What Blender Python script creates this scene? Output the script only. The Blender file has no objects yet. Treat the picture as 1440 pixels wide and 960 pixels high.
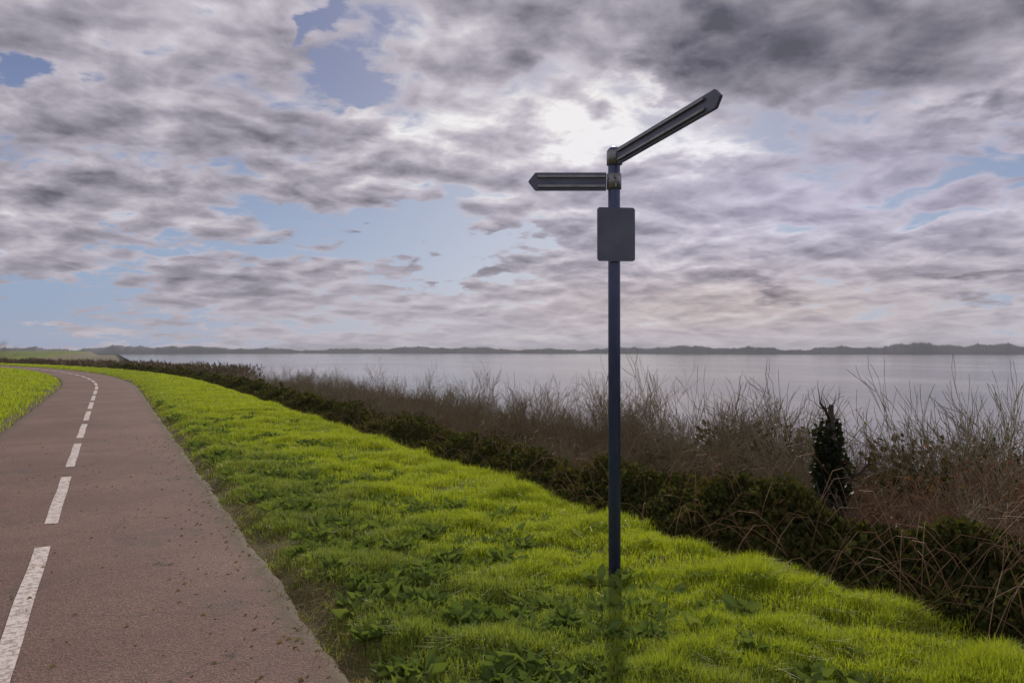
import bpy, bmesh, math, random
import numpy as np
from mathutils import Vector, Matrix

rng = np.random.default_rng(7)
random.seed(7)
scene = bpy.context.scene
COL = scene.collection
R = math.radians
EYE = 1.6
YAW = 26.8                      # the camera looks this far to the right of the path
SUN_AZ, SUN_EL = 33.8, 23.0     # azimuth measured clockwise from the path's direction (+Y)
WATER_Z = -3.0

# ------------------------------------------------------------------ materials
class NT:
    def __init__(s, nt): s.nt = nt
    def n(s, t, **kw):
        nd = s.nt.nodes.new(t)
        for k, v in kw.items():
            if hasattr(nd, k): setattr(nd, k, v)
        return nd
    def l(s, a, b): s.nt.links.new(a, b)
    def val(s, x, sock):
        if isinstance(x, (int, float)): sock.default_value = x
        else: s.l(x, sock)
    def m(s, op, a, b=None, c=None, clamp=False):
        nd = s.n('ShaderNodeMath'); nd.operation = op; nd.use_clamp = clamp
        s.val(a, nd.inputs[0])
        if b is not None: s.val(b, nd.inputs[1])
        if c is not None: s.val(c, nd.inputs[2])
        return nd.outputs[0]
    def ramp(s, fac, stops, interp='LINEAR'):
        nd = s.n('ShaderNodeValToRGB'); cr = nd.color_ramp; cr.interpolation = interp
        while len(cr.elements) < len(stops): cr.elements.new(0.5)
        for e, (p, c) in zip(cr.elements, stops):
            e.position = p; e.color = (*c, 1) if len(c) == 3 else c
        s.val(fac, nd.inputs[0]); return nd.outputs[0]
    def mix(s, fac, a, b, mode='MIX'):
        nd = s.n('ShaderNodeMix'); nd.data_type = 'RGBA'; nd.blend_type = mode
        s.val(fac, nd.inputs[0])
        for x, so in ((a, nd.inputs[6]), (b, nd.inputs[7])):
            if isinstance(x, tuple): so.default_value = (*x, 1)
            else: s.l(x, so)
        return nd.outputs[2]
    def noise(s, vec, scale, detail=4, rough=0.55, dist=0.0):
        nd = s.n('ShaderNodeTexNoise')
        nd.inputs['Scale'].default_value = scale; nd.inputs['Detail'].default_value = detail
        nd.inputs['Roughness'].default_value = rough; nd.inputs['Distortion'].default_value = dist
        if vec is not None: s.l(vec, nd.inputs['Vector'])
        return nd.outputs['Fac']
    def smooth(s, x, lo, hi):
        nd = s.n('ShaderNodeMapRange'); nd.interpolation_type = 'SMOOTHSTEP'
        s.val(x, nd.inputs[0]); nd.inputs[1].default_value = lo; nd.inputs[2].default_value = hi
        return nd.outputs[0]

def new_mat(name):
    m = bpy.data.materials.new(name); m.use_nodes = True
    t = NT(m.node_tree); b = m.node_tree.nodes['Principled BSDF']
    return m, t, b

def pos(t):
    return t.n('ShaderNodeNewGeometry').outputs['Position']
def objco(t):
    return t.n('ShaderNodeTexCoord').outputs['Object']

def mat_simple(name, c1, c2, scale=8, rough=0.7, metal=0.0, bump=0.0, spec=0.5, coord='obj'):
    m, t, b = new_mat(name)
    v = objco(t) if coord == 'obj' else pos(t)
    n = t.noise(v, scale, 6, 0.6)
    t.l(t.mix(t.smooth(n, 0.3, 0.7), c1, c2), b.inputs['Base Color'])
    b.inputs['Roughness'].default_value = rough; b.inputs['Metallic'].default_value = metal
    b.inputs['Specular IOR Level'].default_value = spec
    if bump:
        bp = t.n('ShaderNodeBump'); bp.inputs['Strength'].default_value = bump; bp.inputs['Distance'].default_value = 0.01
        t.l(n, bp.inputs['Height']); t.l(bp.outputs[0], b.inputs['Normal'])
    return m

def mat_leaf(name, cols, transl=0.45, patch=0.9, rough=0.5, strip=False):
    """leaf / blade: colour varies by mesh island and by a patch noise on the ground"""
    m, t, b = new_mat(name)
    g = t.n('ShaderNodeNewGeometry')
    isl = g.outputs['Random Per Island']
    pn = t.noise(g.outputs['Position'], patch, 4, 0.6)
    f = t.m('ADD', t.m('MULTIPLY', isl, 0.6), t.m('MULTIPLY', t.m('SUBTRACT', pn, 0.3), 1.0), clamp=True)
    if strip:       # backlit brightness put into the colour: yellower towards the bank, duller beside the path
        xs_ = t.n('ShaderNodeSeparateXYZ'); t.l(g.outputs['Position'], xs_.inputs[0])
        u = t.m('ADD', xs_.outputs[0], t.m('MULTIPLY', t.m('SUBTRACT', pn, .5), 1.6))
        lit = t.m('ADD', t.smooth(u, 1.7, 3.0), t.m('SUBTRACT', 1.0, t.smooth(u, -3.0, -1.5)))
        lit = t.m('ADD', lit, t.m('MULTIPLY', t.smooth(xs_.outputs[1], 9, 18), .7), clamp=True)
        f = t.m('ADD', t.m('MULTIPLY', f, .55), t.m('MULTIPLY', lit, .42), clamp=True)
    k = len(cols)
    c = t.ramp(f, [(i/(k-1)*0.96+0.02, cols[i]) for i in range(k)])
    t.l(c, b.inputs['Base Color']); b.inputs['Roughness'].default_value = rough
    b.inputs['Specular IOR Level'].default_value = 0.15 if rough < .8 else .03
    tr = t.n('ShaderNodeBsdfTranslucent')
    t.l(t.mix(1.0, c, (1.0, 0.95, 0.5), 'MULTIPLY'), tr.inputs[0])
    mx = t.n('ShaderNodeMixShader'); mx.inputs[0].default_value = transl
    out = m.node_tree.nodes['Material Output']
    t.l(b.outputs[0], mx.inputs[1]); t.l(tr.outputs[0], mx.inputs[2]); t.l(mx.outputs[0], out.inputs[0])
    return m

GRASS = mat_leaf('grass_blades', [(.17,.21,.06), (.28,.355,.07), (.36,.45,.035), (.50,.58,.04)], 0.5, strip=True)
WEED = mat_leaf('weed_leaves', [(.09,.14,.04), (.15,.22,.055), (.22,.28,.07)], 0.4, 2.0, .85)
DRY = mat_leaf('dry_straw', [(.15,.115,.05), (.27,.22,.10), (.20,.14,.07)], 0.3, 2.0, .85)
BRAMBLE = mat_leaf('bramble_leaves', [(.028,.032,.012), (.055,.062,.018), (.042,.055,.016), (.085,.070,.026), (.10,.12,.032), (.14,.085,.04)], 0.3, 2.2, .85)
LITTER = mat_leaf('withered_leaves', [(.035,.026,.014), (.065,.048,.024), (.05,.052,.02), (.11,.075,.035)], 0.25, 1.2, .85)
RUSSET = mat_leaf('russet_leaves', [(.10,.045,.022), (.20,.08,.035), (.28,.13,.06)], 0.35, 1.5)
IVY = mat_leaf('ivy_leaves', [(.012,.018,.008), (.03,.04,.015), (.05,.06,.025)], 0.15, 2.0)
BUD = mat_leaf('bud_leaves', [(.09,.07,.035), (.14,.12,.05), (.16,.17,.05)], 0.35, 1.0)
BARK = mat_simple('bark', (.035,.026,.020), (.085,.066,.052), 12, 0.9, bump=0.6)
TWIG = mat_simple('brown_twigs', (.115,.085,.042), (.22,.17,.085), 1.3, 0.85)
TWIG_RED = mat_simple('reddish_twigs', (.14,.080,.045), (.28,.16,.085), 1.3, 0.85)
TWIG_GREY = mat_simple('grey_twigs', (.14,.118,.068), (.26,.22,.13), 1.3, 0.85)

# ground
def mat_ground():
    m, t, b = new_mat('verge_soil_and_turf')
    p = pos(t)
    n1 = t.noise(p, 0.35, 5, 0.6); n2 = t.noise(p, 6.0, 5, 0.65); n3 = t.noise(p, 55, 3, 0.6)
    soil = t.mix(n2, (.090,.076,.038), (.17,.145,.078))
    sx_ = t.n('ShaderNodeSeparateXYZ'); t.l(p, sx_.inputs[0])        # leaf mould under the shrubs of the bank
    soil = t.mix(t.smooth(sx_.outputs[0], 4.6, 5.4), soil, t.mix(n3, (.022,.020,.010), (.05,.045,.022)))
    turf = t.mix(t.smooth(n1, .35, .65), (.09,.12,.02), (.19,.24,.035))
    turf = t.mix(t.m('MULTIPLY', n3, .6), turf, (.05,.07,.015))
    at = t.n('ShaderNodeAttribute', attribute_name='bare').outputs['Fac']
    f = t.m('ADD', at, t.m('MULTIPLY', t.m('SUBTRACT', n2, .5), .7), clamp=True)
    t.l(t.mix(t.smooth(f, .3, .7), turf, soil), b.inputs['Base Color'])
    b.inputs['Roughness'].default_value = .95; b.inputs['Specular IOR Level'].default_value = .1
    bp = t.n('ShaderNodeBump'); bp.inputs['Strength'].default_value = .8; bp.inputs['Distance'].default_value = .03
    t.l(t.m('ADD', n2, n3), bp.inputs['Height']); t.l(bp.outputs[0], b.inputs['Normal'])
    return m
def mat_path():
    m, t, b = new_mat('reddish_asphalt')
    p = pos(t)
    big = t.noise(p, .45, 5, .6); mid = t.noise(p, 3.5, 5, .65); fine = t.noise(p, 150, 2, .6)
    vo = t.n('ShaderNodeTexVoronoi'); vo.inputs['Scale'].default_value = 95; t.l(p, vo.inputs['Vector'])
    c = t.mix(t.smooth(big, .3, .7), (.150,.092,.074), (.205,.130,.105))
    c = t.mix(t.m('MULTIPLY', t.smooth(mid, .45, .75), .35), c, (.125,.092,.078))
    agg = t.m('ADD', .72, t.m('MULTIPLY', t.n('ShaderNodeSeparateColor').outputs[0] if False else fine, .55))
    stone = t.ramp(vo.outputs['Color'], [(0, (.55,.52,.5)), (.5, (.95,.9,.88)), (1, (1.45,1.4,1.38))])
    c = t.mix(1.0, c, stone, 'MULTIPLY')
    cc = t.n('ShaderNodeCombineColor')
    for i in range(3): t.l(agg, cc.inputs[i])
    c = t.mix(1.0, c, cc.outputs[0], 'MULTIPLY')
    ck = t.n('ShaderNodeTexVoronoi'); ck.feature = 'DISTANCE_TO_EDGE'; ck.inputs['Scale'].default_value = .75
    wv = t.n('ShaderNodeVectorMath'); wv.operation = 'MULTIPLY_ADD'
    wn = t.n('ShaderNodeTexNoise'); wn.inputs['Scale'].default_value = 5; wn.inputs['Detail'].default_value = 6; t.l(p, wn.inputs['Vector'])
    t.l(wn.outputs['Color'], wv.inputs[0]); wv.inputs[1].default_value = (.35,.35,.35); t.l(p, wv.inputs[2]); t.l(wv.outputs[0], ck.inputs['Vector'])
    crack = t.m('MULTIPLY', t.m('SUBTRACT', 1.0, t.smooth(ck.outputs['Distance'], .0, .010)), t.smooth(t.noise(p, .6, 2, .5), .47, .53))
    c = t.mix(t.m('MULTIPLY', crack, .85), c, (.06,.045,.038))
    st = t.smooth(t.noise(p, 1.1, 6, .7, .8), .54, .66)
    c = t.mix(t.m('MULTIPLY', st, .5), c, (.09,.07,.062))
    # moss and dirt creeping in from the two edges
    at = t.n('ShaderNodeAttribute', attribute_name='edge').outputs['Fac']
    f = t.smooth(t.m('ADD', at, t.m('MULTIPLY', t.m('SUBTRACT', mid, .5), 1.3)), .30, .95)
    c = t.mix(t.m('MULTIPLY', f, .75), c, (.10,.085,.045))
    t.l(c, b.inputs['Base Color'])
    b.inputs['Roughness'].default_value = .85; b.inputs['Specular IOR Level'].default_value = .25
    bp = t.n('ShaderNodeBump'); bp.inputs['Strength'].default_value = .55; bp.inputs['Distance'].default_value = .006
    t.l(t.m('ADD', vo.outputs['Distance'], fine), bp.inputs['Height']); t.l(bp.outputs[0], b.inputs['Normal'])
    return m
def mat_paint():
    m, t, b = new_mat('worn_white_paint')
    p = pos(t)
    n = t.noise(p, 22, 6, .75); n2 = t.noise(p, 120, 2, .6)
    f = t.smooth(t.m('ADD', t.m('MULTIPLY', n, .75), t.m('MULTIPLY', n2, .25)), .47, .56)
    t.l(t.mix(t.m('MULTIPLY', f, .8), (.66,.58,.53), (.23,.165,.135)), b.inputs['Base Color'])
    b.inputs['Roughness'].default_value = .7
    return m
def mat_water():
    m, t, b = new_mat('rippled_water')
    b.inputs['Base Color'].default_value = (.10,.105,.105,1); b.inputs['Roughness'].default_value = .07
    b.inputs['IOR'].default_value = 1.33; b.inputs['Specular IOR Level'].default_value = .7
    p = pos(t)
    mp = t.n('ShaderNodeMapping'); mp.inputs['Scale'].default_value = (1, .45, 1); mp.inputs['Rotation'].default_value = (0,0,R(-25))
    t.l(p, mp.inputs[0])
    h = t.m('ADD', t.noise(mp.outputs[0], 1.8, 4, .6), t.m('MULTIPLY', t.noise(mp.outputs[0], .25, 3, .5), 1.5))
    wp = t.smooth(t.noise(mp.outputs[0], .02, 4, .6, .4), .40, .62); h = t.m('MULTIPLY', h, t.m('ADD', .35, t.m('MULTIPLY', wp, .9)))
    bp = t.n('ShaderNodeBump'); bp.inputs['Strength'].default_value = .6; bp.inputs['Distance'].default_value = .10
    t.l(h, bp.inputs['Height']); t.l(bp.outputs[0], b.inputs['Normal'])
    return m

# ------------------------------------------------------------------ mesh helpers
def link(name, me, mat=None, parent=None):
    o = bpy.data.objects.new(name, me); COL.objects.link(o)
    if mat is not None: me.materials.append(mat)
    if parent is not None: o.parent = parent
    return o
def mesh_np(name, V, loops, starts, totals, smooth=False):
    me = bpy.data.meshes.new(name)
    me.vertices.add(len(V)); me.vertices.foreach_set('co', np.asarray(V, np.float32).ravel())
    me.loops.add(len(loops)); me.loops.foreach_set('vertex_index', np.asarray(loops, np.int32))
    me.polygons.add(len(starts)); me.polygons.foreach_set('loop_start', np.asarray(starts, np.int32))
    if smooth: me.polygons.foreach_set('use_smooth', np.ones(len(starts), bool))
    me.update(calc_edges=True); return me
def grid_mesh(name, xs, ys, zf, attr=None, xoff=None):
    X, Y = np.meshgrid(xs, ys)
    XX = X + (xoff(Y) if xoff else 0)
    Z = zf(X, Y)
    V = np.stack([XX, Y, Z], -1).reshape(-1, 3)
    nx, ny = len(xs), len(ys)
    i = np.arange(nx-1)[None, :] + nx*np.arange(ny-1)[:, None]
    q = np.stack([i, i+1, i+1+nx, i+nx], -1).reshape(-1, 4)
    me = mesh_np(name, V, q.ravel(), np.arange(len(q))*4, None, True)
    if attr:
        a = me.attributes.new(attr[0], 'FLOAT', 'POINT'); a.data.foreach_set('value', attr[1](X, Y).astype(np.float32).ravel())
    return me

def tag(o, label=None, cat=None, group=None, kind=None):
    if label: o['label'] = label
    if cat: o['category'] = cat
    if group: o['group'] = group
    if kind: o['kind'] = kind
    return o
def empty(name, loc, rz=0.0):
    o = bpy.data.objects.new(name, None); COL.objects.link(o)
    o.location = loc; o.rotation_euler = (0, 0, rz); o.empty_display_size = .2
    return o

# ------------------------------------------------------------------ the land
def bend(Y):                    # the path swings gently to the left far ahead
    return -0.0030*np.clip(np.asarray(Y, float)-36, 0, 90)**2
def vnoise(x, y, s, seed=0):
    x = np.asarray(x)*s; y = np.asarray(y)*s
    return (np.sin(x*1.3+seed)*np.cos(y*1.7-seed*2)+np.sin(x*2.9+y*2.1+seed*3)*.5+np.cos(x*.7-y*3.3+seed)*.5)/2
L_EDGE, R_EDGE, BANK = -1.90, 1.08, 3.75
def height(U, Y):
    """U: sideways distance from the camera's line, measured from the bent path"""
    U = np.asarray(U, float); Y = np.asarray(Y, float)
    z = np.zeros(np.broadcast(U, Y).shape)
    z = z + .05*vnoise(U, Y, .8, 1) + .02*vnoise(U, Y, 3.1, 2)
    onp = np.clip(np.minimum(U-L_EDGE, R_EDGE-U)/.12+1.2, 0, 1)
    rise = .035*np.clip((U-R_EDGE)/.3, 0, 1) + .035*np.clip((L_EDGE-U)/.3, 0, 1)
    s = np.clip(U-BANK, 0, None)
    bank = -np.where(s < .8, .35*s*s, .224+.52*(s-.8))
    bank = np.maximum(bank, -4.2)
    sl = np.clip(-U-2.4, 0, None)
    bankl = .55*(1-np.exp(-sl*.16))
    return (z+rise)*(1-onp) - .03*onp + bank + bankl

def spaced(a, b, n0, near, far):
    return None
xs = np.concatenate([[-1500,-1200,-500,-200,-100,-60,-40,-28,-20,-15], np.arange(-12,-2.4,.4), np.arange(-2.4,6.4,.08), np.arange(6.4,16,.4), [17,20,30,60,150,400,1000,1500]])
ys = np.concatenate([[-1500,-400,-100,-40,-20,-10], np.arange(-6,14,.1), np.arange(14,40,.4), np.arange(40,140,2.0), [150,180,240,400,800,1500]])
me = grid_mesh('ground', xs, ys, height, ('bare', lambda X, Y: np.clip(np.exp(-((X-R_EDGE-.10)/.22)**2)+np.exp(-((X-L_EDGE+.08)/.14)**2)+np.clip((X-BANK-1.0)/1.5,0,1)+1.2*np.exp(-(np.hypot(X-3.13,Y-4.62)/.2)**4), 0, 1)), bend)
tag(link('ground', me, mat_ground()), kind='structure')

def path_attr(X, Y):
    d = np.minimum(X-L_EDGE, R_EDGE-X)
    return np.clip(1-d/.38, 0, 1)
pys = np.concatenate([np.arange(-8,14,.08), np.arange(14,50,.5), np.arange(50,150,1.5)])
pxs = np.concatenate([np.linspace(L_EDGE, L_EDGE+.4, 9), np.linspace(L_EDGE+.5, R_EDGE-.5, 16), np.linspace(R_EDGE-.4, R_EDGE, 9)])
def path_z(X, Y):
    d = np.minimum(X-L_EDGE, R_EDGE-X)
    return .004 + .018*np.sin(np.clip((X-L_EDGE)/(R_EDGE-L_EDGE), 0, 1)*math.pi) - .05*(d < 1e-6)
def path_me():
    X, Y = np.meshgrid(pxs, pys)
    ragR = .03*vnoise(Y, Y*0, 2.3, 3)+.015*vnoise(Y, Y*0, 9.3, 5); ragL = .03*vnoise(Y, Y*0, 2.1, 8)
    w = (X-L_EDGE)/(R_EDGE-L_EDGE)
    U = X + ragR*np.clip(w*6-5, 0, 1) + ragL*np.clip(1-w*6, 0, 1)
    V = np.stack([U+bend(Y), Y, path_z(X, Y)], -1).reshape(-1, 3)
    nx, ny = len(pxs), len(pys)
    i = np.arange(nx-1)[None, :] + nx*np.arange(ny-1)[:, None]
    q = np.stack([i, i+1, i+1+nx, i+nx], -1).reshape(-1, 4)
    me = mesh_np('path', V, q.ravel(), np.arange(len(q))*4, None, True)
    a = me.attributes.new('edge', 'FLOAT', 'POINT'); a.data.foreach_set('value', path_attr(X, Y).astype(np.float32).ravel())
    return me
tag(link('path', path_me(), mat_path()), kind='structure')
# dashed centre line: one sheet of dashes 4 mm proud of the path
CL = -.47
V = []; q = []
for k in range(-2, 30):
    y0 = .45 + 3.95*k; y1 = y0+3.0
    if k == 0: pass
    n = 16
    for j in range(n+1):
        y = y0+(y1-y0)*j/n; b = float(bend(y)); e = .004*math.sin(y*37)
        for x in (CL-.055+e, CL+.055+e*.6):
            V.append((x+b, y, float(path_z(np.array(x), np.array(y)))+.004))
    base = len(V)-2*(n+1)
    for j in range(n):
        a = base+2*j; q.append((a, a+1, a+3, a+2))
q = np.array(q)
tag(link('path_centre_line', mesh_np('path_centre_line', V, q.ravel(), np.arange(len(q))*4, None, True), mat_paint()), kind='structure')

wm = grid_mesh('lake_water', np.array([8,12,20,40,100,400,1500.]), np.array([-1500,-300,-50,0,30,60,100,200,500,1500.]), lambda X, Y: X*0+WATER_Z)
tag(link('lake_water', wm, mat_water()), kind='structure')
# low far shore: a band of wooded land about a kilometre off
def far_shore():
    n = 4200; V = []; q = []
    az = np.linspace(-20, 200, n)
    for i, a in enumerate(az):
        d = 1050+120*math.sin(a*.11)
        h = 9+4*math.sin(a*.37)+3*math.sin(a*1.3+1)+1.3*math.sin(a*4.1)+2.2*max(0, math.sin(a*7.3)+math.sin(a*11.9)*.7-.2)*(.6+.4*math.sin(a*61))+.9*math.sin(a*37)*math.sin(a*5)+random.uniform(-.7,1.1)
        h *= .42+.22*max(0, min(1, (a-38)/14))
        if a < 4: h *= 1.25
        for dd, hh in ((0, WATER_Z-.5), (6, h*.7), (40, h), (260, h*.8), (270, WATER_Z-1)):
            r = d+dd; V.append((r*math.sin(R(a)), r*math.cos(R(a)), hh))
    for i in range(n-1):
        for j in range(4):
            a = i*5+j; q.append((a, a+5, a+6, a+1))
    q = np.array(q)
    return mesh_np('far_shore', V, q.ravel(), np.arange(len(q))*4, None, True)
fm = mat_simple('distant_wooded_land', (.12,.13,.14), (.17,.18,.19), .02, .95, coord='pos', spec=.1)
tag(link('far_shore', far_shore(), fm), kind='structure')

# ------------------------------------------------------------------ grass
def blades(name, U, Y, H, W, mat, lean=.35, curl=.5, parent=None, zoff=0.0):
    n = len(U)
    x = U+bend(Y); z = height(U, Y)-.01+zoff
    ang = rng.uniform(0, 2*np.pi, n)
    dx, dy = np.cos(ang), np.sin(ang)
    fa = ang+rng.normal(0, .7, n)+np.pi/2
    wx, wy = np.cos(fa)*W/2, np.sin(fa)*W/2
    ln = np.abs(rng.normal(0, lean, n))+.05
    V = np.zeros((n, 5, 3))
    V[:,0] = np.stack([x-wx, y_(Y)-wy, z], -1); V[:,1] = np.stack([x+wx, Y+wy, z], -1)
    m1 = ln*H*.35; hz = H*.58
    V[:,2] = np.stack([x+dx*m1+wx*.8, Y+dy*m1+wy*.8, z+hz], -1); V[:,3] = np.stack([x+dx*m1-wx*.8, Y+dy*m1-wy*.8, z+hz], -1)
    m2 = ln*H*(1+curl)
    V[:,4] = np.stack([x+dx*m2, Y+dy*m2, z+H*np.clip(1-.45*ln, .4, 1)], -1)
    b = np.arange(n)[:, None]*5
    loops = (b+np.array([[0,1,2,3,3,2,4]])).ravel()
    st = (np.arange(n)[:, None]*7+np.array([[0,4]])).ravel()
    return link(name, mesh_np(name, V.reshape(-1,3), loops, st, None), mat, parent)
def y_(Y): return Y

def vis(U, Y, m=.12):
    x = U+bend(Y); c, s = math.cos(R(YAW)), math.sin(R(YAW))
    cz = Y*c+x*s; cx = x*c-Y*s
    return (cz > .5) & (np.abs(cx) < cz*(.66+m)+.6)
def scatter(n, u0, u1, y0, y1, power=1.6):
    """denser close to the camera"""
    t = rng.uniform(0, 1, n)
    a = y0**(1-power); b = y1**(1-power)
    Y = (a+(b-a)*t)**(1/(1-power)); U = rng.uniform(u0, u1, n)
    k = vis(U, Y); return U[k], Y[k]
def tufts(U, Y):
    return np.clip(.5+.55*vnoise(U, Y, 2.1, 4)+.35*vnoise(U, Y, 6.3, 9), 0, 1)
# right verge, near
U, Y = scatter(640000, R_EDGE-.05, BANK+1.6, .9, 24, 1.3)
edge = np.clip((U-R_EDGE)/.32, 0, 1)
tf = tufts(U, Y)**1.4
keep = (rng.uniform(0, 1, len(U)) < (.30+.70*edge)*(.22+.78*tf)) & (np.hypot(U-3.13, Y-4.62) > .085+.05*rng.random(len(U)))
U, Y, tf, edge = U[keep], Y[keep], tf[keep], edge[keep]
H = (.030+.115*tf+.03*rng.random(len(U)))*(.45+.55*edge)*(1+.5*np.clip((U-3.4)/1.0, 0, 1))
W = (.0035+.0030*rng.random(len(U)))*(1+Y*.05)
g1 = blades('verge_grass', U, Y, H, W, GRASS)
tag(g1, 'short lush green grass on the verge right of the path', 'grass', kind='stuff')
# right verge, farther
U, Y = scatter(150000, R_EDGE, BANK+1.5, 21, 110, 1.9)
k = rng.uniform(0,1,len(U)) < np.clip((U-R_EDGE)/.35, .1, 1); U, Y = U[k], Y[k]
H = (.05+.10*rng.random(len(U)))*np.clip((U-R_EDGE)/.5, .35, 1); W = .008+.0009*Y
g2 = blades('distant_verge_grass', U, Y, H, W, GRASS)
tag(g2, 'green grass strip running along the path into the distance', 'grass', kind='stuff')
# left verge and field
U, Y = scatter(260000, -16, L_EDGE+.03, 7, 120, 1.7)
e = np.clip((L_EDGE-U)/.4, .15, 1); k = rng.uniform(0,1,len(U)) < e; U, Y = U[k], Y[k]
H = .06+.10*rng.random(len(U)); W = .004+.0007*Y
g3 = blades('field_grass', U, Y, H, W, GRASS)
tag(g3, 'bright green grass left of the path', 'grass', kind='stuff')
# dry straw among the grass and along the path's edge
U, Y = scatter(70000, R_EDGE-.10, BANK+1.6, 1.0, 30, 1.3)
k = rng.uniform(0,1,len(U)) < np.clip(1.1-(U-R_EDGE)*.9, .16, 1)*(.4+.6*(tufts(U*.5+3, Y*.5) > .5)); U, Y = U[k], Y[k]
g4 = blades('dry_grass', U, Y, .03+.09*rng.random(len(U)), (.003+.002*rng.random(len(U)))*(1+Y*.05), DRY, lean=1.1, curl=.8)
tag(g4, 'dry straw coloured blades mixed into the verge grass', 'dry grass', kind='stuff')

# broad-leaved weeds: rosettes of leaves on the verge
def leaf_cloud(name, P, D, S, mat, parent=None, asp=.55, jitter=.5):
    """small folded leaves at P facing about D, size S"""
    n = len(P)
    D = D+rng.normal(0, jitter, (n,3)); D /= np.linalg.norm(D, axis=1)[:, None]+1e-9
    up = rng.normal(0, 1, (n,3)); T = np.cross(D, up); T /= np.linalg.norm(T, axis=1)[:, None]+1e-9
    N = np.cross(D, T)
    S = S[:, None]
    V = np.zeros((n,4,3))
    V[:,0] = P; V[:,1] = P+D*S*.5+T*S*asp*.5+N*S*.12; V[:,2] = P+D*S; V[:,3] = P+D*S*.5-T*S*asp*.5+N*S*.12
    b = np.arange(n)[:, None]*4
    loops = (b+np.array([[0,1,2,0,2,3]])).ravel(); st = np.arange(2*n)*3
    return link(name, mesh_np(name, V.reshape(-1,3), loops, st, None), mat, parent)
U, Y = scatter(3000, R_EDGE+.15, BANK+.4, 1.2, 26, 1.3)
P = []; D = []; S = []
for u, y in zip(U, Y):
    if tufts(np.array(u), np.array(y)) > .66 or rng.random() < (u-1.6)*.5: continue
    z = float(height(u, y)); x = u+float(bend(y)); k = rng.integers(6, 13); a0 = rng.uniform(0, 6.3); s0 = rng.uniform(.06, .16)
    for j in range(k):
        a = a0+j*2.4; P.append((x, y, z+.01+.01*rng.random())); D.append((math.cos(a), math.sin(a), rng.uniform(.25, 1.0))); S.append(s0*rng.uniform(.7,1.15))
w = leaf_cloud('verge_weeds', np.array(P), np.array(D), np.array(S), WEED, asp=.42, jitter=.12)
tag(w, 'dark broad leaved weeds growing low in the verge grass', 'weeds', kind='stuff')

n = 900
U = np.concatenate([R_EDGE-np.abs(rng.normal(0,.35,n//2)), rng.uniform(L_EDGE, R_EDGE+.4, n//2)]); Y = rng.uniform(1.0, 16, len(U))
ZZ = np.where(U < R_EDGE, path_z(np.clip(U, L_EDGE+.01, R_EDGE-.01), Y)+.004, height(U, Y)+.03)
w = leaf_cloud('fallen_leaves', np.stack([U, Y, ZZ], -1), np.stack([np.cos(Y*91), np.sin(Y*91), Y*0+.03], -1), rng.uniform(.012,.04,len(U)), DRY, asp=.6, jitter=.03)
tag(w, 'small brown leaves and litter lying on the path and its edge', 'fallen leaves', kind='stuff')

# ------------------------------------------------------------------ shrubs
def tubes(name, segs, mat, parent=None, sides=4):
    """segs: list of (p0, p1, r0, r1)"""
    A = np.array([s[0] for s in segs]); B = np.array([s[1] for s in segs])
    ra = np.array([s[2] for s in segs]); rb = np.array([s[3] for s in segs])
    d = B-A; d /= np.linalg.norm(d, axis=1)[:, None]+1e-9
    ref = np.where(np.abs(d[:, 2:3]) < .9, np.array([[0,0,1.]]), np.array([[1.,0,0]]))
    u = np.cross(d, ref); u /= np.linalg.norm(u, axis=1)[:, None]+1e-9; v = np.cross(d, u)
    n = len(A); V = np.zeros((n, 2*sides, 3))
    for k in range(sides):
        c, s = math.cos(2*math.pi*k/sides), math.sin(2*math.pi*k/sides)
        V[:, k] = A+(u*c+v*s)*ra[:, None]; V[:, sides+k] = B+(u*c+v*s)*rb[:, None]
    f = np.array([[k, (k+1) % sides, sides+(k+1) % sides, sides+k] for k in range(sides)])
    b = np.arange(n)[:, None, None]*2*sides
    q = (b+f[None]).reshape(-1, 4)
    return link(name, mesh_np(name, V.reshape(-1,3), q.ravel(), np.arange(len(q))*4, None, sides > 3), mat, parent)

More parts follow.
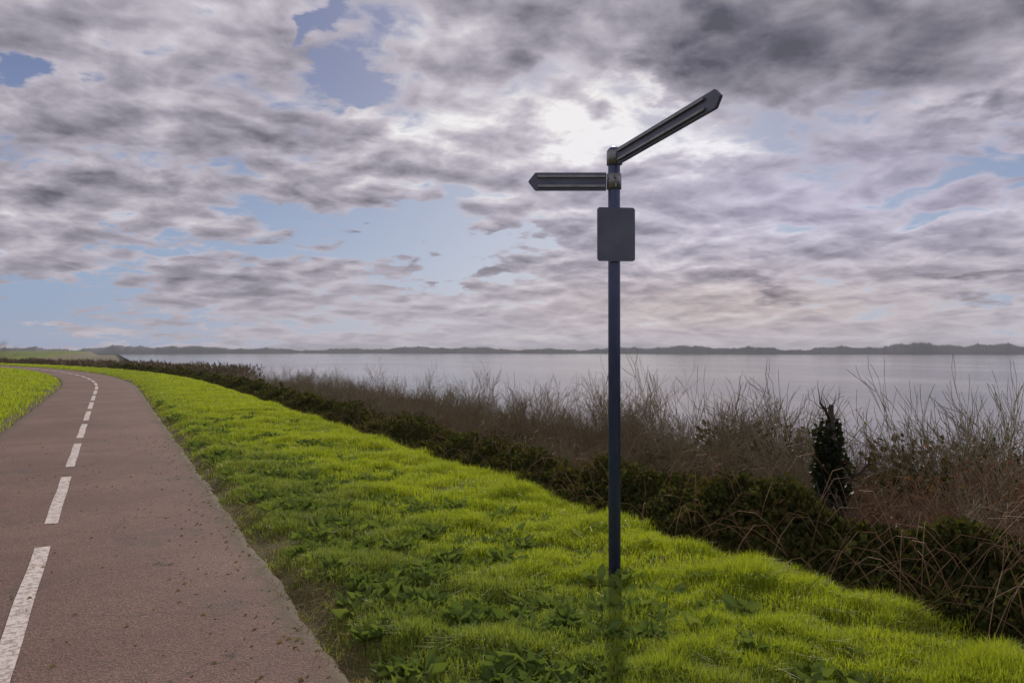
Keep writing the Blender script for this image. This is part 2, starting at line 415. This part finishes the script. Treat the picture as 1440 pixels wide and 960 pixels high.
def grow(p, d, L, r, depth, out, ends, spread=.5, up=.15, kids=(2,4)):
    """a wavy branch with side shoots"""
    n = 4 if depth > 0 else 3
    p = np.array(p, float); d = np.array(d, float)
    pts = [p]; rr = r
    for i in range(n):
        d = d+rng.normal(0, .16, 3)+np.array([0,0,up*.5]); d /= np.linalg.norm(d)
        q = p+d*L/n; r2 = rr*(.82 if depth else .6)
        out[0 if r > .008 else 1].append((p, q, rr, r2))
        if depth > 0 and i >= 1:
            for _ in range(rng.integers(*kids)):
                sd = d+rng.normal(0, spread, 3)+np.array([0,0,up]); sd /= np.linalg.norm(sd)
                grow(q, sd, L*rng.uniform(.45,.7), r2*.55, depth-1, out, ends, spread, up, kids)
        p = q; rr = r2; pts.append(p)
    ends.append((p, d))
def make_shrub(twig, h=2.6, stems=9, wide=.45, leaf=None, nleaf=0, under=500, leafsize=.035, depth=3):
    root = empty('bare_shrub' if leaf is None else 'leafy_shrub', (0,0,0))
    out = ([], []); ends = []
    for s in range(stems):
        a = rng.uniform(0, 6.28); rr = rng.uniform(0, .02)
        grow((rr*math.cos(a), rr*math.sin(a), -.15), (math.cos(a)*wide*rng.uniform(.2,1.3), math.sin(a)*wide*rng.uniform(.2,1.3), 1), h*rng.uniform(.4,.66), rng.uniform(.012,.024), depth, out, ends, up=.10)
    # scale to height
    tubes('branches', out[0], BARK, root, 5)
    tw = [(a, b, max(c, .0028), max(d, .0020)) for a, b, c, d in out[1]]
    tubes('twigs', tw, twig, root, 3)
    E = np.array([e[0] for e in ends]); DD = np.array([e[1] for e in ends])
    if nleaf:
        i = rng.integers(0, len(E), nleaf)
        leaf_cloud('leaves', E[i]+rng.normal(0, .008, (nleaf,3)), DD[i], rng.uniform(.6,1.4,nleaf)*leafsize, leaf, root)
    if under:       # brambles and ivy in the shrub's foot
        a = rng.uniform(0, 6.28, under); r = np.sqrt(rng.random(under))*1.2; z = rng.random(under)**1.1*h*.80; r = r*(1.05-.35*z/h)
        P = np.stack([r*np.cos(a), r*np.sin(a), z-.15], -1)
        leaf_cloud('low_leaves', P, np.stack([np.cos(a), np.sin(a), a*0+.4], -1), rng.uniform(.04,.10,under), LITTER, root, .7)
    return root
def copy_tree(o, parent=None):
    c = o.copy(); COL.objects.link(c)
    if parent is not None: c.parent = parent
    for ch in list(o.children):
        copy_tree(ch, c)
    return c

brown = [make_shrub(TWIG, 2.6, 13, .8, under=4200), make_shrub(TWIG, 2.3, 15, 1.0, under=4200), make_shrub(TWIG, 2.9, 12, .65, under=4200)]
grey = [make_shrub(TWIG_GREY, 2.5, 12, .8, under=4200), make_shrub(TWIG_GREY, 2.2, 13, .9, BUD, 1300, 4200, .03)]
rus = [make_shrub(TWIG_RED, 2.5, 13, .8, RUSSET, 3600, 3600, .034), make_shrub(TWIG_RED, 2.3, 13, .9, RUSSET, 2200, 3600, .034)]
used = set()
def hill(u, y): return float(height(u, y))
def ztop(y, u):      # how high the tops of the scrub reach
    return np.interp(y, [2, 5, 9, 13, 22, 35, 60, 120], [.72, .70, .60, .45, .30, .15, .05, .1])
def put(proto, u, y, top, rz, label=None, group=None):
    key = proto.name
    if key in used: o = copy_tree(proto)
    else: o = proto; used.add(key)
    z = hill(u, y)
    if key not in VZ:       # the height most of the twigs reach
        tw = next(c for c in proto.children if c.name.startswith('twigs'))
        VZ[key] = float(np.percentile([v.co.z for v in tw.data.vertices], 99))
    s = (top-z)/VZ[key]
    o.location = (u+float(bend(y)), y, z); o.rotation_euler = (0,0,rz)
    o.scale = (max(.55, min(1.35, s*1.05)),)*2+(s,)
    if label: o['label'] = label
    o['category'] = 'shrub'
    o['group'] = group or 'shrubs on the bank beyond the verge'
    return o
VZ = {}
shrubs = []
i = 0
for row, (u0, st, drop) in enumerate(((5.6, 1.25, .50), (6.7, 1.35, .15), (8.3, 1.6, .0), (10.3, 2.0, -.05))):
    y = 1.5+row*.5
    while y < 62:
        u = u0+random.uniform(-.35,.35)
        top = float(ztop(y, u))-drop+random.uniform(-.40,.10)-(.22 if 44.5 < math.degrees(math.atan2(u, y)) < 51 else 0)
        ang = math.degrees(math.atan2(u, y))
        if ang > YAW+38 or (row == 0 and (45 < ang < 50.5 or y < 7)): y += st*.5; continue
        right = ang > 51
        r = random.random()
        if right and row > 0 and r < .38: pr, kind = random.choice(rus), 'russet'
        elif r < .74: pr, kind = random.choice(brown), 'brown'
        elif r < .97: pr, kind = random.choice(grey), 'grey'
        else: pr, kind = (rus[1], 'russet') if row else (brown[1], 'brown')
        shrubs.append((put(pr, u, y, top, random.uniform(0,6.28)), kind, row, y, u))
        y += st*random.uniform(.68,1.0)*(1+y*.012)
        i += 1
for pr in brown+grey+rus:
    if pr.name not in used:
        for ch in list(pr.children): bpy.data.objects.remove(ch)
        bpy.data.objects.remove(pr)
def describe():
    words = {'russet': 'russet leaved shrub', 'brown': 'bare brown twigged shrub', 'grey': 'bare grey twigged shrub'}
    rowname = ['at the grass edge', 'second row down the bank', 'third row down the bank', 'lowest by the water']
    cnt = {}
    ordn = ['nearest', 'second nearest', 'third nearest', 'fourth nearest', 'fifth nearest', 'sixth nearest', 'seventh nearest', 'eighth nearest', 'ninth nearest', 'tenth nearest']
    for o, kind, row, y, u in sorted(shrubs, key=lambda s: (s[2], s[3])):
        k = cnt.get((kind, row), 0); cnt[(kind, row)] = k+1
        side = 'right of the post' if math.degrees(math.atan2(u, y)) > 34 else 'left of the post'
        if k < 10:
            o['label'] = f'{ordn[k]} {words[kind]} {rowname[row]}'
        else:
            o['label'] = f'{words[kind]} {rowname[row]}, far along the path'
            o['group'] = f'far {kind} shrubs {rowname[row]}'
describe()
# far scrub: reads as one mass
def scrub_mass():
    n = 90000
    Y = rng.uniform(60, 135, n); U = rng.uniform(5.4, 12, n)
    z0 = height(U, Y); top = .1+.5*vnoise(U, Y, .35, 3)
    z = z0+rng.random(n)**.7*np.clip(top-z0, .3, None)
    P = np.stack([U+bend(Y), Y, z], -1)
    return leaf_cloud('distant_scrub', P, np.tile([0,0,1.], (n,1)), rng.uniform(.15,.5,n), TWIG, None, .18, .5)
tag(scrub_mass(), 'distant brown scrub following the bank where the path bends', 'scrub', kind='stuff')
# brambles: low mounds of dark leaves and arching stems between the grass and the shrubs
def bramble_top(U, Y):
    e = np.clip((U-BANK-.55)/.7, 0, 1)
    e = e*(1+.24*np.clip((8.5-Y)/3, 0, 1))
    return e*(.42+.46*np.clip(.55+.6*vnoise(U, Y, .9, 6)+.3*vnoise(U, Y, 2.7, 2), 0, 1.25))
def brambles(n, y0, y1, smin, smax, u1, name, label):
    U, Y = scatter(n, BANK+.5, u1, y0, y1, 1.35)
    hh = bramble_top(U, Y)*(.25+.75*rng.random(len(U))**.5)
    P = np.stack([U+bend(Y), Y, height(U, Y)+hh], -1)
    S = rng.uniform(smin, smax, len(U))*(1+Y*.02)
    tag(leaf_cloud(name, P, np.tile([-.2,-.2,.7], (len(U),1)), S, BRAMBLE, None, .72, .75), label, 'brambles', kind='stuff')
brambles(430000, 1.0, 26, .030, .070, 8.4, 'bramble_thicket', 'dark bramble thicket along the bank edge between grass and shrubs')
brambles(90000, 20, 75, .06, .12, 8.5, 'distant_brambles', 'dark brambles continuing along the bank edge in the distance')
def bramble_canes():
    segs = []
    U, Y = scatter(800, BANK+.7, 6.8, 1.5, 24, 1.35)
    for u, y in zip(U, Y):
        x = u+float(bend(y)); z = float(height(u, y)); a = rng.uniform(0, 6.28); L = rng.uniform(.5, 1.1); hh = float(bramble_top(u, y))+rng.uniform(.05,.28)
        prev = None
        for k in range(7):
            t_ = k/6; p = np.array([x+math.cos(a)*L*t_, y+math.sin(a)*L*t_, z+hh*math.sin(t_*2.6)])
            if prev is not None: segs.append((prev, p, .0045*(1.1-t_*.6), .0045*(1.0-t_*.6)))
            prev = p
    tag(tubes('bramble_canes', segs, TWIG_RED, None, 3), 'thin arching bramble canes over the dark thicket', 'brambles', kind='stuff')
bramble_canes()

# hedge on the far left
tre = [make_shrub(TWIG, 3.4, 8, .4, under=1200)]
def hedge_left():
    for k in range(16):
        x = -62+k*3.6+random.uniform(-1,1); y = 128+random.uniform(-4,4)
        o = tre[0] if k == 0 else copy_tree(tre[0])
        o.name = 'hedge_shrub'
        z = float(height(x-float(bend(y)), y))
        o.location = (x, y, z); s = random.uniform(.9,1.5); o.scale = (s*1.7, s*1.7, s); o.rotation_euler = (0,0,random.uniform(0,6.28))
        o['label'] = 'dark shrub of the far hedge at the left edge of the field'; o['category'] = 'shrub'; o['group'] = 'far hedge shrubs'
hedge_left()

# ivy-clad dead trunk beside the russet shrubs
def trunk():
    ang = YAW+math.degrees(math.atan((1168-720)/1120)); u = 6.0
    y = u/math.tan(R(ang)); z = hill(u, y); top = 1.6-(584-492)/1120*(y*math.cos(R(YAW))+u*math.sin(R(YAW)))
    root = empty('dead_tree', (u, y, z)); path = []
    h = top-z+.1
    segs = []; p = np.array([0,0,-.2]); r = .12
    for i in range(9):
        q = p+np.array([rng.normal(0,.010), rng.normal(0,.010), (h+.2)/9]); path.append(p); f = .93 if i < 7 else .55; segs.append((p, q, r, r*f)); p = q; r *= f
    tubes('trunk', segs, BARK, root, 9)
    for zz, a in ((.45, 2.2), (.62, 5.0), (.8, .6), (.92, 3.6)):
        out = ([], []); ends = []; k_ = min(8, int((h*zz+.2)/(h+.2)*9))
        grow((segs[k_][0][0], segs[k_][0][1], h*zz), (math.cos(a), math.sin(a), .7), .42, .022, 1, out, ends)
        tubes('branch', out[0]+out[1], BARK, root, 5)
    path = np.array(path); n = 5200; a = rng.uniform(0,6.28,n); zz = rng.random(n)**.95*h*(.84+.10*np.sin(a*2+1)); rr = (.085+.075*rng.random(n)**2*(1+.9*np.sin(zz*4.1+a)*np.cos(zz*1.7-a*2))+.03*np.sin(zz*3.3+1)*np.cos(a+zz))*(1.0-.22*zz/h)
    cx_ = np.interp(zz, path[:,2], path[:,0]); cy_ = np.interp(zz, path[:,2], path[:,1])
    leaf_cloud('ivy', np.stack([cx_+rr*np.cos(a), cy_+rr*np.sin(a), zz], -1), np.stack([np.cos(a), np.sin(a), a*0+.2], -1), rng.uniform(.03,.07,n), IVY, root, .8)
    tag(root, 'dark ivy covered broken trunk standing among the shrubs', 'dead tree')
trunk()

# ------------------------------------------------------------------ the post
PX, PY = 3.13, 4.62
POST = mat_simple('dark_painted_steel', (.042,.058,.14), (.058,.076,.165), 9, .38, .2, spec=.6)
BLUE = mat_simple('blue_sign_enamel', (.035,.05,.11), (.045,.065,.13), 3, .35, 0)
PANEL = mat_simple('dark_sign_sheet', (.085,.095,.15), (.125,.135,.19), 6, .42, .1, bump=.05)
CONCRETE = mat_simple('concrete', (.16,.15,.13), (.26,.24,.21), 25, .9, bump=.4)
GREY = mat_simple('galvanised_bracket', (.22,.22,.23), (.33,.33,.34), 20, .45, .8)
def lathe(name, prof, mat, parent, n=28):
    bm = bmesh.new(); rings = []
    for r, z in prof:
        rings.append([bm.verts.new((r*math.cos(2*math.pi*k/n), r*math.sin(2*math.pi*k/n), z)) for k in range(n)])
    for a, b in zip(rings, rings[1:]):
        for k in range(n): bm.faces.new((a[k], a[(k+1) % n], b[(k+1) % n], b[k]))
    bm.faces.new(rings[-1]); bm.faces.new(list(reversed(rings[0])))
    me = bpy.data.meshes.new(name); bm.to_mesh(me); bm.free()
    for p in me.polygons: p.use_smooth = len(p.vertices) == 4
    return link(name, me, mat, parent)
def box(name, size, loc, mat, parent, bev=.004, rot=None):
    bm = bmesh.new(); bmesh.ops.create_cube(bm, size=1)
    bmesh.ops.scale(bm, vec=size, verts=bm.verts)
    bmesh.ops.bevel(bm, geom=bm.edges[:], offset=bev, segments=2, affect='EDGES')
    if rot is not None: bmesh.ops.rotate(bm, matrix=rot, verts=bm.verts)
    bmesh.ops.translate(bm, vec=loc, verts=bm.verts)
    me = bpy.data.meshes.new(name); bm.to_mesh(me); bm.free()
    return link(name, me, mat, parent)
def plate_mesh(L, Hh, T, point):
    """a finger: flat plate with a pointed or rounded far end, lying along +X"""
    bm = bmesh.new()
    out = [(0,-Hh/2), (L-point,-Hh/2), (L,0), (L-point,Hh/2), (0,Hh/2)] if point else [(0,-Hh/2), (L,-Hh/2), (L,Hh/2), (0,Hh/2)]
    f = bm.faces.new([bm.verts.new((x, -T/2, z)) for x, z in out])
    r = bmesh.ops.extrude_face_region(bm, geom=[f])
    bmesh.ops.translate(bm, vec=(0,T,0), verts=[v for v in r['geom'] if isinstance(v, bmesh.types.BMVert)])
    bmesh.ops.recalc_face_normals(bm, faces=bm.faces[:])
    bmesh.ops.bevel(bm, geom=bm.edges[:], offset=.0035, segments=2, affect='EDGES')
    me = bpy.data.meshes.new('finger'); bm.to_mesh(me); bm.free(); return me
def build_post():
    z0 = hill(PX, PY)
    root = empty('signpost', (PX, PY, z0))
    H = 2.985-z0
    r = .042
    lathe('pole', [(r, -.3), (r, H-.006), (r*.9, H)], POST, root)
    lathe('cap', [(r+.004, H-.035), (r+.004, H+.004), (r*.8, H+.02), (r*.3, H+.03)], POST, root)
    lathe('footing', [(.13, -.25), (.12, -.012), (.105, -.002), (r+.002, .004)], CONCRETE, root, 20)
    def finger(L, hh, z, ang, tilt, mat):
        f = link('finger', plate_mesh(L, hh, .022, .05), mat, root)
        f.location = (math.cos(ang)*(r+.012), math.sin(ang)*(r+.012), z); f.rotation_euler = (0, -tilt, ang)
        for s in (-1, 1):           # the two stiffening channels along the back
            box('channel', (L*.86, .016, .016), (L*.45, s*.0195, hh*.27), GREY, f, .002)
            box('channel', (L*.86, .016, .016), (L*.45, s*.0195, -hh*.27), GREY, f, .002)
        cl = lathe('clamp', [(r+.001, z-hh*.42), (r+.009, z-hh*.42), (r+.009, z+hh*.42), (r+.001, z+hh*.42)], GREY, root, 20)
        for s in (-1, 1):
            bo = box('bolt', (.018, .018, .03), (math.cos(ang+1.57)*(r+.014), math.sin(ang+1.57)*(r+.014), z+s*hh*.25), GREY, cl, .003)
    yw = R(-YAW)
    finger(.545, .125, 2.77-z0, math.pi+yw, 0, PANEL)                  # square to the view, pointing left
    finger(1.10, .115, 2.935-z0, R(-65.5)+yw, R(5.4), PANEL)           # pointing forward and to the right
    # route plate below the fingers, with its backing rail
    bm = bmesh.new(); vs = []
    for cxx, czz, a0 in ((.1125,.165,0), (-.1125,.165,90), (-.1125,-.165,180), (.1125,-.165,270)):
        for j in range(6): vs.append(bm.verts.new((cxx+.02*math.cos(R(a0+18*j)), -r-.021, czz+.02*math.sin(R(a0+18*j)))))
    fc = bm.faces.new(vs); ex = bmesh.ops.extrude_face_region(bm, geom=[fc])
    bmesh.ops.translate(bm, vec=(0,.005,0), verts=[v for v in ex['geom'] if isinstance(v, bmesh.types.BMVert)])
    bmesh.ops.recalc_face_normals(bm, faces=bm.faces[:])
    pm = bpy.data.meshes.new('route_plate'); bm.to_mesh(pm); bm.free(); p = link('route_plate', pm, PANEL, root)
    p.location = (0,0,H-.59); p.rotation_euler = (0,0,yw+.10)
    for dz in (-.12, .12):
        box('plate_clip', (.11, .03, .03), (0, -r-.002, dz), GREY, p, .003)
    tag(root, 'dark blue signpost with two dark fingers standing on the grass verge', 'signpost')
build_post()

# ------------------------------------------------------------------ sky
def img_dir(px, py):
    """direction of a cloud mass: azimuth (deg from the path) and elevation"""
    cx, cy = (px-720)/1120, (480-py)/1120
    pt = R(.61); y = cy*math.cos(pt)+math.sin(pt); z = math.cos(pt)-cy*math.sin(pt)
    az = YAW+math.degrees(math.atan2(cx, z)); el = math.degrees(math.atan2(y, math.hypot(cx, z)))
    return az, el
w = bpy.data.worlds.new('World'); scene.world = w; w.use_nodes = True
t = NT(w.node_tree); bg = w.node_tree.nodes['Background']
sky = t.n('ShaderNodeTexSky'); sky.sky_type = 'NISHITA'; sky.sun_disc = False
sky.sun_elevation = R(SUN_EL); sky.sun_rotation = R(SUN_AZ); sky.air_density = 1.0; sky.dust_density = 1.5; sky.ozone_density = 2
gen = t.n('ShaderNodeTexCoord').outputs['Generated']
sep = t.n('ShaderNodeSeparateXYZ'); t.l(gen, sep.inputs[0])
X, Yv, Z = sep.outputs
az = t.m('MULTIPLY', t.m('ARCTAN2', X, Yv), 57.29578); el = t.m('MULTIPLY', t.m('ARCSINE', Z), 57.29578)
zc = t.m('ADD', t.m('MAXIMUM', Z, 0.0), .19)
cmb = t.n('ShaderNodeCombineXYZ'); t.l(t.m('DIVIDE', X, zc), cmb.inputs[0]); t.l(t.m('DIVIDE', Yv, zc), cmb.inputs[1])
plane = cmb.outputs[0]
wv = t.n('ShaderNodeTexNoise'); wv.noise_dimensions = '2D'; wv.inputs['Scale'].default_value = 2.2; wv.inputs['Detail'].default_value = 7; wv.inputs['Roughness'].default_value = .6; t.l(plane, wv.inputs['Vector'])
ws = t.n('ShaderNodeSeparateColor'); t.l(wv.outputs['Color'], ws.inputs[0])
azw = t.m('ADD', az, t.m('MULTIPLY', t.m('SUBTRACT', ws.outputs[0], .5), 17))
elw = t.m('ADD', el, t.m('MULTIPLY', t.m('SUBTRACT', ws.outputs[1], .5), 9))
def blob(px, py, wx, wy, amp, warped=True):
    a, e = img_dir(px, py); sa, se = wx/1120*57.3, wy/1120*57.3
    A, E = (azw, elw) if warped else (az, el)
    da = t.m('DIVIDE', t.m('SUBTRACT', A, a), sa); de = t.m('DIVIDE', t.m('SUBTRACT', E, e), se)
    q = t.m('ADD', t.m('MULTIPLY', da, da), t.m('MULTIPLY', de, de))
    return t.m('MULTIPLY', t.m('EXPONENT', t.m('MULTIPLY', q, -1)), amp)
def total(bl):
    s = bl[0]
    for b in bl[1:]: s = t.m('ADD', s, b)
    return s
def noise2(vec, *a):
    o = t.noise(vec, *a); o.node.noise_dimensions = '2D'; return o
def density(vec):
    """billowed cloud thickness: broad masses broken into lumps"""
    a = noise2(vec, 1.5, 3, .5, .2)
    vo = t.n('ShaderNodeTexVoronoi'); vo.feature = 'SMOOTH_F1'; vo.voronoi_dimensions = '2D'; vo.inputs['Scale'].default_value = 3.4
    vo.inputs['Smoothness'].default_value = .55; vo.inputs['Detail'].default_value = 2.5; vo.inputs['Roughness'].default_value = .55
    wn = t.n('ShaderNodeTexNoise'); wn.noise_dimensions = '2D'; wn.inputs['Scale'].default_value = 3.0; wn.inputs['Detail'].default_value = 5; t.l(vec, wn.inputs['Vector'])
    mxv = t.n('ShaderNodeVectorMath'); mxv.operation = 'MULTIPLY_ADD'; t.l(wn.outputs['Color'], mxv.inputs[0]); mxv.inputs[1].default_value = (.34,.34,.34); t.l(vec, mxv.inputs[2])
    t.l(mxv.outputs[0], vo.inputs['Vector'])
    b = t.m('SUBTRACT', 1.0, vo.outputs['Distance'])
    f = noise2(vec, 7.5, 8, .62, .3)
    return t.m('ADD', t.m('ADD', t.m('MULTIPLY', a, .42), t.m('MULTIPLY', b, .28)), t.m('MULTIPLY', f, .30))
sx, sy = math.sin(R(SUN_AZ)), math.cos(R(SUN_AZ))
off = t.n('ShaderNodeVectorMath'); off.operation = 'ADD'; t.l(plane, off.inputs[0]); off.inputs[1].default_value = (sx*.10, sy*.10, 0)
d0 = density(plane); d1 = density(off.outputs[0])
relief = t.m('SUBTRACT', d0, d1)             # thicker here than towards the sun: shaded side
holes = total([blob(545,335,170,36,.42), blob(640,385,70,24,.34), blob(720,330,50,24,.25), blob(50,415,120,40,.32), blob(170,462,220,13,.26), blob(478,105,32,34,.24), blob(75,88,46,30,.40),
               blob(425,25,18,44,.30), blob(150,322,34,14,.18), blob(1400,225,110,32,.16), blob(1150,215,180,30,.04), blob(350,330,120,12,.08), blob(380,425,160,14,.08)])
cov = t.smooth(t.m('SUBTRACT', d0, holes), .20, .33)
shade = total([blob(1180,45,190,80,-.36), blob(1050,30,80,80,-.20), blob(300,385,80,24,-.26), blob(400,205,100,50,-.24), blob(110,245,110,26,-.22),
               blob(320,130,90,40,-.12), blob(170,210,200,60,-.07), blob(1060,392,50,11,-.30), blob(1400,392,80,11,-.28), blob(1400,152,40,13,-.25), blob(725,75,45,35,-.18),
               blob(850,180,90,30,.62), blob(932,120,20,44,.34), blob(640,190,120,50,.20), blob(968,218,50,18,.4), blob(1000,300,130,60,.08),
               blob(560,240,40,40,.10), blob(1330,120,40,60,.10), blob(960,430,160,24,.05),
               blob(700,492,900,7,-.14,False), blob(1320,494,240,12,-.10,False)])
fade = t.smooth(el, 0, 9)
calm = t.m('SUBTRACT', t.m('SUBTRACT', 1.0, blob(1180,270,300,80,.6,False)), blob(1180,50,190,90,.5,False))
fade = t.m('MULTIPLY', fade, calm)
tone = t.m('ADD', t.m('ADD', t.m('MULTIPLY', t.m('MULTIPLY', relief, fade), -1.1), t.m('MULTIPLY', t.m('SUBTRACT', .5, d0), .85)), t.m('ADD', shade, .52))
cloud = t.ramp(tone, [(0, (.10,.10,.13)), (.12, (.155,.15,.19)), (.27, (.235,.225,.27)), (.5, (.375,.350,.415)), (.75, (.58,.54,.60)), (1.0, (.88,.86,.86))])
warm = t.m('MULTIPLY', blob(1020,430,260,45,.8,False), 1.0)
cloud = t.mix(warm, cloud, t.mix(1.0, cloud, (1.10,1.0,.86), 'MULTIPLY'))
lav = blob(1180,270,330,90,.75,False)
cloud = t.mix(lav, cloud, t.mix(1.0, cloud, (.97,.98,1.13), 'MULTIPLY'))
skyc = t.n('ShaderNodeVectorMath'); skyc.operation = 'SCALE'; t.l(sky.outputs[0], skyc.inputs[0]); skyc.inputs['Scale'].default_value = .06
blue = t.mix(t.smooth(el, 3, 22), (.25,.36,.58), (.14,.18,.36))
blue = t.mix(.8, skyc.outputs[0], blue)
col = t.mix(cov, blue, cloud)
col = t.mix(t.smooth(Z, -.02, 0), (.12,.12,.12), col)
t.l(col, bg.inputs['Color']); bg.inputs['Strength'].default_value = 1.0
w.cycles.sampling_method = 'MANUAL'; w.cycles.sample_map_resolution = 256

sun = bpy.data.lights.new('sun', 'SUN'); sun.energy = 3.2; sun.angle = R(1.5); sun.color = (1.0, .93, .82)
so = bpy.data.objects.new('sun', sun); COL.objects.link(so)
d = Vector((math.sin(R(SUN_AZ))*math.cos(R(SUN_EL)), math.cos(R(SUN_AZ))*math.cos(R(SUN_EL)), math.sin(R(SUN_EL))))
so.rotation_euler = d.to_track_quat('Z', 'Y').to_euler()

cam = bpy.data.cameras.new('camera'); co = bpy.data.objects.new('camera', cam); COL.objects.link(co)
cam.sensor_width = 36; cam.lens = 28; cam.clip_end = 9000; cam.clip_start = .05
co.location = (0,0,EYE); co.rotation_euler = (R(90.61), 0, R(-YAW))
scene.camera = co
scene.view_settings.view_transform = 'Standard'; scene.view_settings.look = 'None'
scene.view_settings.exposure = 0; scene.view_settings.gamma = 1
hz = box('haze', (3300, 3300, 38), (0, 0, 13), None, None, .5)
hm = bpy.data.materials.new('haze'); hm.use_nodes = True; hn = hm.node_tree; hn.nodes.clear()
ho = hn.nodes.new('ShaderNodeOutputMaterial'); hv = hn.nodes.new('ShaderNodeVolumePrincipled')
hv.inputs['Color'].default_value = (.85,.87,.92,1); hv.inputs['Density'].default_value = .00018; hv.inputs['Anisotropy'].default_value = .2
hn.links.new(hv.outputs[0], ho.inputs['Volume']); hz.data.materials.append(hm); tag(hz, 'thin pale haze over the lake', 'haze', kind='stuff')
scene.render.engine = 'CYCLES'
scene.cycles.use_denoising = True
scene.cycles.max_bounces = 6; scene.cycles.transparent_max_bounces = 8
